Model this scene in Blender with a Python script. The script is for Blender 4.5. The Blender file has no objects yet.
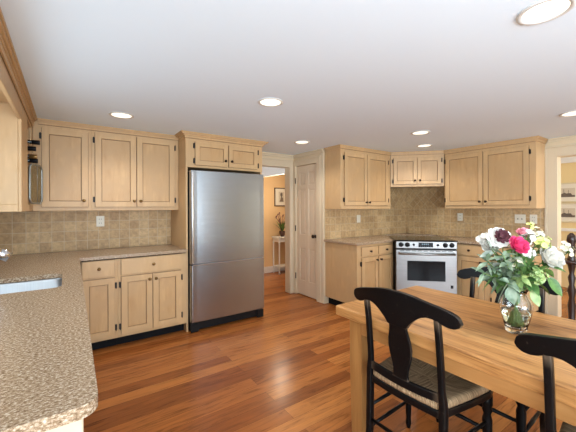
import bpy, bmesh, math, random
from mathutils import Vector, Matrix
random.seed(7)
S = bpy.context.scene
COL = S.collection
PI = math.pi

# ---------------------------------------------------------------- camera
CAM_H, FOC, CY, YAW, ROLL = 1.365, 314.85, 207.7, math.radians(35.0), math.radians(-0.233)
cd = bpy.data.cameras.new('camera'); cam = bpy.data.objects.new('camera', cd); COL.objects.link(cam)
cd.sensor_fit = 'HORIZONTAL'; cd.sensor_width = 36.0; cd.lens = FOC / 576 * 36.0
cd.shift_y = -(216 - CY) / 576; cd.clip_start = 0.05
fw = Vector((math.sin(YAW), math.cos(YAW), 0)); r0 = Vector((math.cos(YAW), -math.sin(YAW), 0)); u0 = Vector((0, 0, 1))
rr = r0 * math.cos(ROLL) + u0 * math.sin(ROLL); uu = u0 * math.cos(ROLL) - r0 * math.sin(ROLL)
mw = Matrix(((rr.x, uu.x, -fw.x, 0), (rr.y, uu.y, -fw.y, 0), (rr.z, uu.z, -fw.z, CAM_H), (0, 0, 0, 1)))
cam.matrix_world = mw
S.camera = cam
# ---------------------------------------------------------------- world, daylight, exposure
S.view_settings.view_transform = 'Standard'; S.view_settings.look = 'None'
S.view_settings.exposure = 0.31; S.view_settings.gamma = 1.0; S.view_settings.use_curve_mapping = False
W = bpy.data.worlds.new('sky'); S.world = W; W.use_nodes = True
W.node_tree.nodes['Background'].inputs[0].default_value = (0.80, 0.90, 1.0, 1); W.node_tree.nodes['Background'].inputs[1].default_value = 1.0

def area(name, loc, direction, sx, sy, power, color):
    d = bpy.data.lights.new(name, 'AREA'); d.shape = 'RECTANGLE'; d.size = sx; d.size_y = sy; d.energy = power; d.color = color
    o = bpy.data.objects.new(name, d); COL.objects.link(o); o.location = loc
    o.rotation_euler = Vector(direction).to_track_quat('-Z', 'Y').to_euler()
    return o
DAY = (0.76, 0.89, 1.0)
area('sink_window_daylight', (-0.62, 1.85, 1.55), (1, 0.05, -0.25), 1.3, 0.85, 6, DAY)
area('patio_window_daylight', (0.9, -3.12, 1.25), (0.15, 1, 0.70), 2.2, 1.7, 165, DAY)
area('added_left_fill', (-0.62, -1.45, 1.25), (1, 0.15, 0.75), 2.5, 1.7, 125, DAY)  # unseen fill light added on the left, with its own added window opening
area('dining_window_daylight', (6.0, -1.1, 1.4), (0, 1, 0.0), 1.3, 1.2, 42, (1, 0.97, 0.9))
LAMP_POWER = 27
LAMP_COLOR = (1.0, 0.965, 0.92)

CEIL = 2.203; XL = -0.60; XR = 4.9; YB = 4.10; YF = -3.2; XD = 2.984; YC = 3.366

# ---------------------------------------------------------------- materials
def new_mat(name):
    m = bpy.data.materials.new(name); m.use_nodes = True
    nt = m.node_tree; b = nt.nodes['Principled BSDF']
    return m, nt, b
def plain(name, col, rough=0.5, metal=0.0, spec=0.5, emit=None, es=0.0):
    m, nt, b = new_mat(name)
    b.inputs['Base Color'].default_value = (*col, 1); b.inputs['Roughness'].default_value = rough
    b.inputs['Metallic'].default_value = metal; b.inputs['Specular IOR Level'].default_value = spec
    if emit:
        b.inputs['Emission Color'].default_value = (*emit, 1); b.inputs['Emission Strength'].default_value = es
    return m
def coords(nt, scale=(1, 1, 1), rot=(0, 0, 0), swap=None, loc=(0, 0, 0)):
    tc = nt.nodes.new('ShaderNodeTexCoord'); out = tc.outputs['Object']
    if swap:
        sp = nt.nodes.new('ShaderNodeSeparateXYZ'); cb = nt.nodes.new('ShaderNodeCombineXYZ')
        nt.links.new(out, sp.inputs[0])
        for i, ax in enumerate(swap): nt.links.new(sp.outputs['XYZ'.index(ax)], cb.inputs[i])
        out = cb.outputs[0]
    mp = nt.nodes.new('ShaderNodeMapping'); nt.links.new(out, mp.inputs[0])
    mp.inputs['Scale'].default_value = scale; mp.inputs['Rotation'].default_value = rot; mp.inputs['Location'].default_value = loc
    return mp.outputs[0]
def noise(nt, vec, scale, detail=4, rough=0.55, dist=0.0):
    n = nt.nodes.new('ShaderNodeTexNoise'); nt.links.new(vec, n.inputs['Vector'])
    n.inputs['Scale'].default_value = scale; n.inputs['Detail'].default_value = detail
    n.inputs['Roughness'].default_value = rough; n.inputs['Distortion'].default_value = dist
    return n.outputs['Fac']
def ramp(nt, fac, stops):
    r = nt.nodes.new('ShaderNodeValToRGB'); nt.links.new(fac, r.inputs[0])
    el = r.color_ramp.elements
    while len(el) < len(stops): el.new(0.5)
    for e, (p, c) in zip(el, stops): e.position = p; e.color = (*c, 1)
    return r.outputs[0]
def mix(nt, fac, a, b, mode='MIX'):
    n = nt.nodes.new('ShaderNodeMix'); n.data_type = 'RGBA'; n.blend_type = mode
    for sock, v in ((n.inputs[0], fac), (n.inputs[6], a), (n.inputs[7], b)):
        if isinstance(v, (int, float)): sock.default_value = v
        elif isinstance(v, tuple): sock.default_value = (*v, 1)
        else: nt.links.new(v, sock)
    return n.outputs[2]
def bump(nt, b, h, strength=0.2, dist=0.002):
    n = nt.nodes.new('ShaderNodeBump'); n.inputs['Strength'].default_value = strength; n.inputs['Distance'].default_value = dist
    nt.links.new(h, n.inputs['Height']); nt.links.new(n.outputs[0], b.inputs['Normal'])
def wood(name, c1, c2, scale=6, stretch=(6, 6, 0.6), rough=0.45, spec=0.4, bstr=0.0, mottle=None):
    m, nt, b = new_mat(name)
    v = coords(nt, stretch); f = noise(nt, v, scale, 6, 0.6, 0.4)
    c = ramp(nt, f, [(0.3, c2), (0.68, c1)])
    if mottle:
        f2 = noise(nt, coords(nt), mottle, 2); c = mix(nt, ramp(nt, f2, [(0.42, (0, 0, 0)), (0.62, (1, 1, 1))]), tuple(x * 0.88 for x in c1), c)
    nt.links.new(c, b.inputs['Base Color']); b.inputs['Roughness'].default_value = rough; b.inputs['Specular IOR Level'].default_value = spec
    if bstr: bump(nt, b, f, bstr)
    return m
M = {}
M['maple'] = wood('maple', (0.625, 0.405, 0.205), (0.525, 0.325, 0.148), 4, (5, 5, 0.8), 0.42, 0.4, mottle=5)
M['maple_panel'] = wood('maple_panel', (0.590, 0.370, 0.178), (0.470, 0.278, 0.118), 4, (5, 5, 0.8), 0.42, 0.4, mottle=6)
M['cream'] = plain('cream_paint', (0.67, 0.55, 0.385), 0.45)
M['cream_door'] = plain('cream_door_paint', (0.70, 0.565, 0.41), 0.42)
M['glaze'] = plain('brown_glaze', (0.23, 0.13, 0.055), 0.6)
M['bronze'] = plain('dark_bronze', (0.045, 0.028, 0.018), 0.38, 0.8)
M['brass'] = plain('aged_brass', (0.22, 0.13, 0.05), 0.35, 0.9)
M['hinge'] = plain('black_iron', (0.018, 0.014, 0.012), 0.5, 0.4)
M['black'] = plain('black_plastic', (0.008, 0.008, 0.009), 0.45, spec=0.25)
M['toe'] = plain('toe_kick_and_shadow_black', (0.008, 0.008, 0.009), 0.7, spec=0.1)  # toe kicks, plus the painted shadow strips under worktops and tabletop
M['ceiling'] = plain('ceiling_paint', (0.80, 0.90, 0.985), 0.9, spec=0.1)
M['white'] = plain('white_paint', (0.82, 0.80, 0.76), 0.5)
M['wallpaint'] = plain('wall_paint', (0.72, 0.58, 0.39), 0.7)
M['hallwall'] = plain('apricot_wall_paint', (0.74, 0.50, 0.26), 0.8)
M['diningwall'] = plain('pale_yellow_wall_paint', (0.80, 0.62, 0.32), 0.8)
M['plate'] = plain('ivory_plate', (0.78, 0.72, 0.58), 0.4)
M['slot'] = plain('outlet_slot', (0.25, 0.2, 0.14), 0.5)
M['blackglass'] = plain('black_glass', (0.005, 0.005, 0.006), 0.12, spec=0.16)
M['chrome'] = plain('chrome', (0.75, 0.76, 0.78), 0.15, 1.0)
M['lens'] = plain('lamp_lens', (1, 1, 1), 0.4, emit=(1.0, 0.91, 0.72), es=1.1)
M['ring'] = plain('lamp_trim', (0.66, 0.64, 0.60), 0.4)
M['display'] = plain('clock_display', (0.008, 0.009, 0.012), 0.3, spec=0.2)
M['digits'] = plain('display_digits', (0.10, 0.16, 0.2), 0.5, emit=(0.5, 0.8, 1.0), es=0.05)

def stainless(name, col=(0.42, 0.45, 0.485), rough=0.27, stretch=(0.6, 0.6, 90)):
    m, nt, b = new_mat(name)
    f = noise(nt, coords(nt, stretch), 3, 3)
    c = ramp(nt, f, [(0.3, tuple(x * 0.88 for x in col)), (0.7, col)])
    nt.links.new(c, b.inputs['Base Color']); b.inputs['Metallic'].default_value = 1.0; b.inputs['Roughness'].default_value = rough
    bump(nt, b, f, 0.05, 0.001)
    return m
M['steel'] = stainless('brushed_steel')
M['steel_range'] = stainless('range_steel', (0.33, 0.325, 0.32), 0.33)
M['steel_sink'] = stainless('sink_steel', (0.42, 0.435, 0.45), 0.34, (40, 0.6, 0.6))

def granite():
    m, nt, b = new_mat('speckled_granite')
    v = coords(nt)
    f = noise(nt, coords(nt, (1.0, 1.5, 1.5)), 105, 6, 0.76)
    c = ramp(nt, f, [(0.29, (0.035, 0.022, 0.014)), (0.41, (0.20, 0.120, 0.065)), (0.52, (0.38, 0.265, 0.165)), (0.64, (0.70, 0.59, 0.46))])
    g = noise(nt, v, 14, 3)
    c = mix(nt, ramp(nt, g, [(0.35, (0, 0, 0)), (0.7, (1, 1, 1))]), c, (0.40, 0.28, 0.17), 'MIX') if False else c
    nt.links.new(c, b.inputs['Base Color']); b.inputs['Roughness'].default_value = 0.24; b.inputs['Specular IOR Level'].default_value = 0.38
    return m
M['granite'] = granite()

def floor_mat():
    m, nt, b = new_mat('cherry_plank_floor')
    v = coords(nt)
    br = nt.nodes.new('ShaderNodeTexBrick'); nt.links.new(v, br.inputs['Vector'])
    br.offset = 0.37; br.offset_frequency = 2; br.squash = 1.0
    br.inputs['Color1'].default_value = (0, 0, 0, 1); br.inputs['Color2'].default_value = (1, 1, 1, 1)
    br.inputs['Mortar'].default_value = (0.5, 0.5, 0.5, 1)
    br.inputs['Scale'].default_value = 1.0; br.inputs['Mortar Size'].default_value = 0.0009; br.inputs['Mortar Smooth'].default_value = 0.0
    br.inputs['Bias'].default_value = 0.0; br.inputs['Brick Width'].default_value = 1.9; br.inputs['Row Height'].default_value = 0.118
    tone = ramp(nt, br.outputs['Color'], [(0.0, (0.215, 0.063, 0.016)), (0.35, (0.305, 0.097, 0.024)), (0.7, (0.375, 0.130, 0.032)), (1.0, (0.48, 0.185, 0.050))])
    # grain, shifted board by board
    sc = nt.nodes.new('ShaderNodeVectorMath'); sc.operation = 'MULTIPLY_ADD'
    nt.links.new(br.outputs['Color'], sc.inputs[0]); sc.inputs[1].default_value = (7, 13, 5); nt.links.new(coords(nt, (1.2, 14, 1)), sc.inputs[2])
    f = noise(nt, sc.outputs[0], 2.2, 7, 0.65, 1.2)
    g = ramp(nt, f, [(0.30, (0.42, 0.36, 0.30)), (0.48, (1, 1, 1)), (0.72, (1.30, 1.24, 1.10))])
    c = mix(nt, 1.0, tone, g, 'MULTIPLY')
    c = mix(nt, br.outputs['Fac'], c, (0.05, 0.018, 0.007))
    nt.links.new(c, b.inputs['Base Color']); b.inputs['Roughness'].default_value = 0.24; b.inputs['Specular IOR Level'].default_value = 0.26
    bump(nt, b, f, 0.05, 0.002)
    return m
M['floor'] = floor_mat()

def tile_mat(name, swap, rot=0.0, size=0.104, z0=0.914):
    m, nt, b = new_mat(name)
    v = coords(nt, swap=swap, rot=(0, 0, rot), loc=(0.03, -z0 if not rot else 0, 0))
    br = nt.nodes.new('ShaderNodeTexBrick'); nt.links.new(v, br.inputs['Vector']); br.offset = 0.0
    br.inputs['Color1'].default_value = (0, 0, 0, 1); br.inputs['Color2'].default_value = (1, 1, 1, 1); br.inputs['Mortar'].default_value = (0.5, 0.5, 0.5, 1)
    br.inputs['Scale'].default_value = 1.0; br.inputs['Mortar Size'].default_value = 0.0028; br.inputs['Mortar Smooth'].default_value = 0.3
    br.inputs['Brick Width'].default_value = size; br.inputs['Row Height'].default_value = size
    tone = ramp(nt, br.outputs['Color'], [(0.0, (0.47, 0.300, 0.140)), (0.5, (0.55, 0.365, 0.18)), (1.0, (0.62, 0.43, 0.225))])
    f = noise(nt, coords(nt), 28, 5, 0.65)
    c = mix(nt, 1.0, tone, ramp(nt, f, [(0.3, (0.68, 0.64, 0.58)), (0.65, (1.1, 1.1, 1.08))]), 'MULTIPLY')
    c = mix(nt, br.outputs['Fac'], c, (0.56, 0.44, 0.29))
    nt.links.new(c, b.inputs['Base Color']); b.inputs['Roughness'].default_value = 0.55
    inv = nt.nodes.new('ShaderNodeMath'); inv.operation = 'SUBTRACT'; inv.inputs[0].default_value = 1.0; nt.links.new(br.outputs['Fac'], inv.inputs[1])
    bump(nt, b, inv.outputs[0], 0.5, 0.002)
    return m
M['tile_xz'] = tile_mat('travertine_tile_back', 'XZY')
M['tile_yz'] = tile_mat('travertine_tile_right', 'YZX')
M['tile_xz_d'] = tile_mat('travertine_diagonal_back', 'XZY', PI / 4)
M['tile_yz_d'] = tile_mat('travertine_diagonal_right', 'YZX', PI / 4)

def pine():
    m, nt, b = new_mat('honey_pine')
    v = coords(nt)
    br = nt.nodes.new('ShaderNodeTexBrick'); nt.links.new(coords(nt, swap='YXZ'), br.inputs['Vector']); br.offset = 0.3
    br.inputs['Color1'].default_value = (0, 0, 0, 1); br.inputs['Color2'].default_value = (1, 1, 1, 1); br.inputs['Mortar'].default_value = (0.3, 0.3, 0.3, 1)
    br.inputs['Scale'].default_value = 1.0; br.inputs['Mortar Size'].default_value = 0.0008; br.inputs['Brick Width'].default_value = 6.0; br.inputs['Row Height'].default_value = 0.145
    tone = ramp(nt, br.outputs['Color'], [(0, (0.40, 0.172, 0.050)), (1, (0.56, 0.275, 0.094))])
    f = noise(nt, coords(nt, (11, 0.9, 11)), 3.0, 7, 0.62, 0.9)
    c = mix(nt, 1.0, tone, ramp(nt, f, [(0.33, (0.40, 0.31, 0.24)), (0.45, (0.88, 0.86, 0.84)), (0.68, (1.25, 1.32, 1.38))]), 'MULTIPLY')
    w = noise(nt, coords(nt, (9, 2.2, 9)), 2.1, 5, 0.7)
    c = mix(nt, ramp(nt, w, [(0.66, (0, 0, 0)), (0.74, (0.6, 0.6, 0.6))]), c, (0.25, 0.12, 0.05))
    c = mix(nt, br.outputs['Fac'], c, (0.16, 0.07, 0.025))
    nt.links.new(c, b.inputs['Base Color']); b.inputs['Roughness'].default_value = 0.33; b.inputs['Specular IOR Level'].default_value = 0.4
    bump(nt, b, f, 0.12, 0.002)
    return m
M['pine'] = pine()
M['pine_shaded'] = wood('honey_pine_shaded', (0.48, 0.235, 0.078), (0.36, 0.155, 0.045), 3, (8, 0.8, 8), 0.38)  # tabletop pine darkened: shade on the apron put into the colour
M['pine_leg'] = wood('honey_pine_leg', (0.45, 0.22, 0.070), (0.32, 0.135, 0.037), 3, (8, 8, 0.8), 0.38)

def black_paint():
    m, nt, b = new_mat('worn_black_paint')
    f = noise(nt, coords(nt), 38, 6, 0.75)
    c = ramp(nt, f, [(0.0, (0.003, 0.003, 0.0033)), (0.62, (0.004, 0.004, 0.0045)), (0.74, (0.060, 0.047, 0.036))])
    ge = nt.nodes.new('ShaderNodeNewGeometry')
    p = ramp(nt, ge.outputs['Pointiness'], [(0.545, (0, 0, 0)), (0.60, (1, 1, 1))])
    c = mix(nt, p, c, (0.20, 0.13, 0.08))
    nt.links.new(c, b.inputs['Base Color']); b.inputs['Roughness'].default_value = 0.30; b.inputs['Specular IOR Level'].default_value = 0.20
    bump(nt, b, f, 0.06, 0.002)
    return m
M['blackpaint'] = black_paint()
M['blackturned'] = plain('black_turned_paint', (0.004, 0.004, 0.0045), 0.35, spec=0.15)
M['darkwood'] = plain('dark_mahogany', (0.035, 0.014, 0.009), 0.3)
def rush(name, axis):
    m, nt, b = new_mat(name)
    wv = nt.nodes.new('ShaderNodeTexWave'); wv.bands_direction = axis; wv.inputs['Scale'].default_value = 42; wv.inputs['Distortion'].default_value = 1.2
    wv.inputs['Detail'].default_value = 2; nt.links.new(coords(nt), wv.inputs['Vector'])
    st = (6, 90, 6) if axis == 'Y' else (90, 6, 6)
    f = noise(nt, coords(nt, st), 1.5, 4)
    c = ramp(nt, f, [(0.30, (0.16, 0.088, 0.040)), (0.5, (0.42, 0.27, 0.145)), (0.7, (0.66, 0.47, 0.28))])
    c = mix(nt, 1.0, c, ramp(nt, wv.outputs['Fac'], [(0.0, (0.50, 0.46, 0.42)), (0.45, (1.1, 1.05, 0.98))]), 'MULTIPLY')
    nt.links.new(c, b.inputs['Base Color']); b.inputs['Roughness'].default_value = 0.75
    bump(nt, b, wv.outputs['Fac'], 0.7, 0.006)
    return m
M['rush_x'] = rush('rush_across', 'X'); M['rush_y'] = rush('rush_along', 'Y')
def glass(name, tint=(1, 1, 1), rough=0.0, ior=1.45):
    m, nt, b = new_mat(name)
    b.inputs['Base Color'].default_value = (*tint, 1); b.inputs['Roughness'].default_value = rough
    b.inputs['Transmission Weight'].default_value = 1.0; b.inputs['IOR'].default_value = ior
    return m
M['glass'] = glass('clear_glass', (0.96, 0.98, 0.97)); M['water'] = glass('water', (0.80, 0.90, 0.78), 0, 1.33)
def petal(name, col, sss=0.0, rough=0.6):
    return plain(name, col, rough, spec=0.2)
M['pink'] = petal('hot_pink_petal', (0.78, 0.075, 0.22)); M['palepink'] = petal('pale_pink_petal', (0.85, 0.36, 0.42))
M['whitep'] = petal('white_petal', (0.72, 0.69, 0.62)); M['burgundy'] = petal('burgundy_petal', (0.13, 0.045, 0.055))
M['lime'] = petal('lime_petal', (0.60, 0.66, 0.20)); M['creamp'] = petal('cream_petal', (0.62, 0.56, 0.41))
def leafm(name, c1, c2):
    m, nt, b = new_mat(name); f = noise(nt, coords(nt), 30, 3)
    nt.links.new(ramp(nt, f, [(0.35, c2), (0.65, c1)]), b.inputs['Base Color']); b.inputs['Roughness'].default_value = 0.45
    return m
M['leaf'] = leafm('green_leaf', (0.12, 0.23, 0.055), (0.045, 0.115, 0.025)); M['leaf_light'] = leafm('light_green_leaf', (0.34, 0.42, 0.15), (0.20, 0.30, 0.09))
M['silver'] = leafm('silver_green_leaf', (0.25, 0.31, 0.21), (0.10, 0.16, 0.085)); M['frost'] = leafm('frosted_leaf', (0.42, 0.46, 0.39), (0.26, 0.32, 0.25))
M['stem'] = plain('green_stem', (0.12, 0.20, 0.05), 0.5)
M['bottle'] = plain('dark_bottle_glass', (0.010, 0.012, 0.009), 0.1); M['foil'] = plain('gold_foil', (0.45, 0.26, 0.09), 0.35, 0.8)
M['mat_board'] = plain('mat_board', (0.80, 0.74, 0.62), 0.8); M['frame_dark'] = plain('dark_picture_frame', (0.085, 0.038, 0.016), 0.4)
M['frame_pale'] = plain('pale_picture_frame', (0.70, 0.60, 0.40), 0.5); M['ink'] = plain('print_ink', (0.14, 0.11, 0.09), 0.8); M['wash'] = plain('print_wash', (0.62, 0.54, 0.42), 0.8)

# ---------------------------------------------------------------- mesh helpers
class MB:
    def __init__(s): s.bm = bmesh.new(); s.mi = 0
    def _fin(s, vs):
        for f in {f for v in vs for f in v.link_faces}: f.material_index = s.mi
        return vs
    def box(s, x0, x1, y0, y1, z0, z1, mx=None):
        vs = [s.bm.verts.new(p) for p in ((x0, y0, z0), (x1, y0, z0), (x1, y1, z0), (x0, y1, z0), (x0, y0, z1), (x1, y0, z1), (x1, y1, z1), (x0, y1, z1))]
        if (x1 - x0) * (y1 - y0) * (z1 - z0) < 0: raise ValueError('inverted box')
        for q in ((0, 3, 2, 1), (4, 5, 6, 7), (0, 1, 5, 4), (1, 2, 6, 5), (2, 3, 7, 6), (3, 0, 4, 7)):
            f = s.bm.faces.new([vs[i] for i in q]); f.material_index = s.mi
        if mx:
            for v in vs: v.co = mx @ v.co
        return s
    def loft(s, rings, cap=True, closed=True, smooth=True):
        R = [[s.bm.verts.new(p) for p in r] for r in rings]
        n = len(R[0])
        for a, b in zip(R, R[1:]):
            for i in range(n if closed else n - 1):
                j = (i + 1) % n
                f = s.bm.faces.new((a[i], a[j], b[j], b[i])); f.material_index = s.mi; f.smooth = smooth
        if cap and closed:
            f = s.bm.faces.new(list(reversed(R[0]))); f.material_index = s.mi
            f = s.bm.faces.new(R[-1]); f.material_index = s.mi
        return s
    def lathe(s, prof, n=20, mx=None, cap=True):
        mx = mx or Matrix()
        return s.loft([[mx @ Vector((max(r, 1e-4) * math.cos(2 * PI * i / n), max(r, 1e-4) * math.sin(2 * PI * i / n), z)) for i in range(n)] for r, z in prof], cap)
    def tube(s, pts, rad, n=8, flat=1.0):
        pts = [Vector(p) for p in pts]; rings = []
        if not hasattr(rad, '__len__'): rad = [rad] * len(pts)
        up = Vector((0.31, 0.17, 1)).normalized()
        for i, p in enumerate(pts):
            t = (pts[min(i + 1, len(pts) - 1)] - pts[max(i - 1, 0)]).normalized()
            a = t.cross(up)
            a = a.normalized() if a.length > 1e-3 else t.orthogonal().normalized()
            b = t.cross(a)
            rings.append([p + (a * math.cos(2 * PI * k / n) + b * math.sin(2 * PI * k / n) * flat) * rad[i] for k in range(n)])
        return s.loft(rings)
    def prism(s, poly, z0, z1, mx=None):
        mx = mx or Matrix()
        lo = [s.bm.verts.new(mx @ Vector((x, y, z0))) for x, y in poly]; hi = [s.bm.verts.new(mx @ Vector((x, y, z1))) for x, y in poly]
        n = len(poly); fs = [s.bm.faces.new(list(reversed(lo))), s.bm.faces.new(hi)]
        for i in range(n): fs.append(s.bm.faces.new((lo[i], lo[(i + 1) % n], hi[(i + 1) % n], hi[i])))
        for f in fs: f.material_index = s.mi
        return s
    def grid(s, fn, nu, nv, smooth=True):
        V = [[s.bm.verts.new(fn(i / nu, j / nv)) for j in range(nv + 1)] for i in range(nu + 1)]
        for i in range(nu):
            for j in range(nv):
                f = s.bm.faces.new((V[i][j], V[i + 1][j], V[i + 1][j + 1], V[i][j + 1])); f.material_index = s.mi; f.smooth = smooth
        return s
    def build(s, name, mats, parent=None, bevel=0.0, seg=2, fix=True):
        if fix: bmesh.ops.recalc_face_normals(s.bm, faces=s.bm.faces)
        me = bpy.data.meshes.new(name); s.bm.to_mesh(me); s.bm.free()
        for m in (mats if isinstance(mats, (list, tuple)) else [mats]): me.materials.append(m)
        o = bpy.data.objects.new(name, me); COL.objects.link(o)
        if parent: o.parent = parent
        if bevel:
            bv = o.modifiers.new('bevel', 'BEVEL'); bv.width = bevel; bv.segments = seg; bv.limit_method = 'ANGLE'; bv.angle_limit = math.radians(40)
        return o
def tag(o, label=None, cat=None, group=None, kind=None):
    if label: o['label'] = label
    if cat: o['category'] = cat
    if group: o['group'] = group
    if kind: o['kind'] = kind
    return o
def thing(name, label, cat, loc=(0, 0, 0), rz=0.0, group=None):
    o = bpy.data.objects.new(name, None); COL.objects.link(o); o.location = loc; o.rotation_euler = (0, 0, rz); o.empty_display_size = 0.1
    return tag(o, label, cat, group)
def struct(o): return tag(o, kind='structure')
def dup(root, loc, rz, label, group=None):
    r = root.copy(); COL.objects.link(r); r.location = loc; r.rotation_euler = (0, 0, rz); r['label'] = label
    if group: r['group'] = group
    for ch in list(root.children):
        c = ch.copy(); COL.objects.link(c); c.parent = r
        for g in ch.children:
            d = g.copy(); COL.objects.link(d); d.parent = c
    return r
def T(x, y, z): return Matrix.Translation((x, y, z))
FRONT = Matrix.Rotation(PI / 2, 4, 'X')        # lathe axis z -> -y (towards the room)

# ================================================================ STRUCTURE
m = MB(); m.box(XL - .1, 7.2, YF - .1, 6.2, -0.08, 0.0); struct(m.build('floor', M['floor']))
m = MB(); m.box(XL - .1, 7.2, YF - .1, YB + .12, CEIL, CEIL + .1); struct(m.build('ceiling', M['ceiling']))
# left wall with the window over the sink and an added opening for the left fill light
m = MB(); WY0, WY1, WZ0, WZ1 = 1.15, 2.75, 1.06, 2.02
m.box(XL - .1, XL, YF, -2.7, 0, CEIL); m.box(XL - .1, XL, -.2, WY0, 0, CEIL); m.box(XL - .1, XL, -2.7, -.2, 0, .35); m.box(XL - .1, XL, -2.7, -.2, 2.1, CEIL); m.box(XL - .1, XL, WY1, YB + .1, 0, CEIL); m.box(XL - .1, XL, WY0, WY1, 0, WZ0); m.box(XL - .1, XL, WY0, WY1, WZ1, CEIL)
struct(m.build('wall_left', M['wallpaint']))
m = MB()
for y0, y1, z0, z1 in ((WY0 - .07, WY0, WZ0 - .07, WZ1 + .07), (WY1, WY1 + .07, WZ0 - .07, WZ1 + .07), (WY0, WY1, WZ0 - .07, WZ0), (WY0, WY1, WZ1, WZ1 + .07)):
    m.box(XL + .001, XL + .018, y0, y1, z0, z1)
m.box(XL - .09, XL - .06, (WY0 + WY1) / 2 - .02, (WY0 + WY1) / 2 + .02, WZ0, WZ1)
struct(m.build('window_1', M['white'], bevel=.003))
# back wall with the hallway doorway (x 2.03..2.862)
DX0, DX1, DZ = 2.03, 2.908, 2.015
m = MB(); m.box(XL - .1, DX0, YB, YB + .12, 0, CEIL); m.box(DX0, DX1, YB, YB + .12, DZ, CEIL); m.box(DX1, 3.3, YB, YB + .12, 0, CEIL)
struct(m.build('wall_back', M['wallpaint']))
m = MB(); m.box(DX1 - .012, DX1 + .0, YB - .018, YB + .125, 0, DZ); m.box(DX1, DX1 + .056, YB - .018, YB - .0005, 0, DZ + .085)
m.box(DX0 + .02, DX1 + .0, YB - .018, YB - .0005, DZ, DZ + .085); m.box(DX0 + .02, DX1 + .056, YB - .028, YB - .0005, DZ + .085, DZ + .105)
m.box(DX0 + .02, DX1 - .012, YB - .018, YB + .125, DZ - .012, DZ)
struct(m.build('trim_1', M['cream'], bevel=.003))
# pantry closet
m = MB()
PY0, PY1, PZ = 3.520, 4.030, 2.018
m.box(XD, XD + .08, YC, PY0, 0, CEIL); m.box(XD, XD + .08, PY1, YB, 0, CEIL); m.box(XD, XD + .08, PY0, PY1, PZ, CEIL)
struct(m.build('wall_closet', M['wallpaint']))
m = MB(); m.box(XD + .08, 5.0, YC, YC + .1, 0, CEIL); struct(m.build('wall_range', M['wallpaint']))
m = MB()
m.box(XD - .018, XD, PY1, PY1 + .06, 0, PZ + .075); m.box(XD - .018, XD, PY0 - .085, PY0, 0, PZ + .075); m.box(XD - .018, XD, PY0, PY1, PZ, PZ + .075)
m.box(XD - .026, XD, PY0 - .10, PY1 + .062, PZ + .075, PZ + .092)
m.box(XD - .014, XD, YC + .002, PY0 - .085, 0, CEIL - .06)
struct(m.build('trim_2', M['cream'], bevel=.003))
m = MB(); m.box(XD - .035, XD, YC, YB - .03, CEIL - .022, CEIL - .0005); m.box(XD - .022, XD, YC, YB - .02, CEIL - .05, CEIL - .022)
m.box(2.05, XD, YB - .035, YB - .0005, CEIL - .022, CEIL - .0005); m.box(2.05, XD, YB - .022, YB - .0005, CEIL - .05, CEIL - .022)
struct(m.build('trim_3', M['cream'], bevel=.003))
# pantry door
pd = thing('door_1', None, None, (XD, 0, 0)); struct(pd)
m = MB(); dx0 = .012
m.box(dx0 + .016, dx0 + .035, PY0 + .004, PY1 - .004, 0.012, PZ - .004)
cols = [(PY0 + .004, PY0 + .075), (3.735, 3.815), (PY1 - .075, PY1 - .004)]
for a, b in cols: m.box(dx0, dx0 + .016, a, b, 0.012, PZ - .004)
for a, b in ((0.012, .235), (.735, .95), (1.645, 1.715), (1.905, PZ - .004)):
    m.box(dx0, dx0 + .016, cols[0][1], cols[1][0], a, b); m.box(dx0, dx0 + .016, cols[1][1], cols[2][0], a, b)
for ya, yb in ((cols[0][1], cols[1][0]), (cols[1][1], cols[2][0])):
    for za, zb in ((.235, .735), (.95, 1.645), (1.715, 1.905)):
        m.box(dx0 + .006, dx0 + .016, ya + .022, yb - .022, za + .022, zb - .022)
m.build('door_leaf', M['cream_door'], pd, bevel=.003)
m = MB(); R_ = Matrix.Rotation(-PI / 2, 4, 'Y')
m.lathe([(.026, 0), (.026, .005), (.010, .008), (.010, .03), (.022, .036), (.028, .05), (.024, .06), (.001, .064)], 16, T(dx0, 3.575, .94) @ R_)
m.build('door_knob', M['bronze'], pd)
for z in (.29, 1.04, 1.79):
    m = MB(); m.box(-.021, -.012, PY1 - .006, PY1 + .010, z - .045, z + .045); m.build('door_hinge', M['hinge'], pd)
# right wall with doorway to the dining room (y 0.25..1.27)
RY0, RY1, RZ = 0.15, 1.272, 1.985
m = MB(); m.box(XR, XR + .12, RY1, YC + .1, 0, CEIL); m.box(XR, XR + .12, YF, RY0, 0, CEIL); m.box(XR, XR + .12, RY0, RY1, RZ, CEIL)
struct(m.build('wall_right', M['wallpaint']))
m = MB()
m.box(XR - .018, XR - .0005, RY1, RY1 + .095, 0, RZ + .10); m.box(XR - .03, XR - .0005, RY1 + .085, RY1 + .110, 0, RZ + .115)
m.box(XR - .018, XR - .0005, RY0 - .1, RY0, 0, RZ + .10); m.box(XR - .018, XR - .0005, RY0, RY1, RZ, RZ + .10); m.box(XR - .035, XR - .0005, RY0 - .11, RY1 + .11, RZ + .10, RZ + .125)
m.box(XR - .018, XR + .125, RY1 - .014, RY1, 0, RZ); m.box(XR - .018, XR + .125, RY0, RY0 + .014, 0, RZ); m.box(XR - .018, XR + .125, RY0 + .014, RY1 - .014, RZ - .014, RZ)
struct(m.build('trim_4', M['cream'], bevel=.003))
m = MB(); m.box(XR - .03, XR - .0005, YF, 1.35, CEIL - .02, CEIL - .0005); m.box(XR - .016, XR - .0005, YF, 1.35, CEIL - .045, CEIL - .02); struct(m.build('trim_5', M['cream'], bevel=.003))
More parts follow.
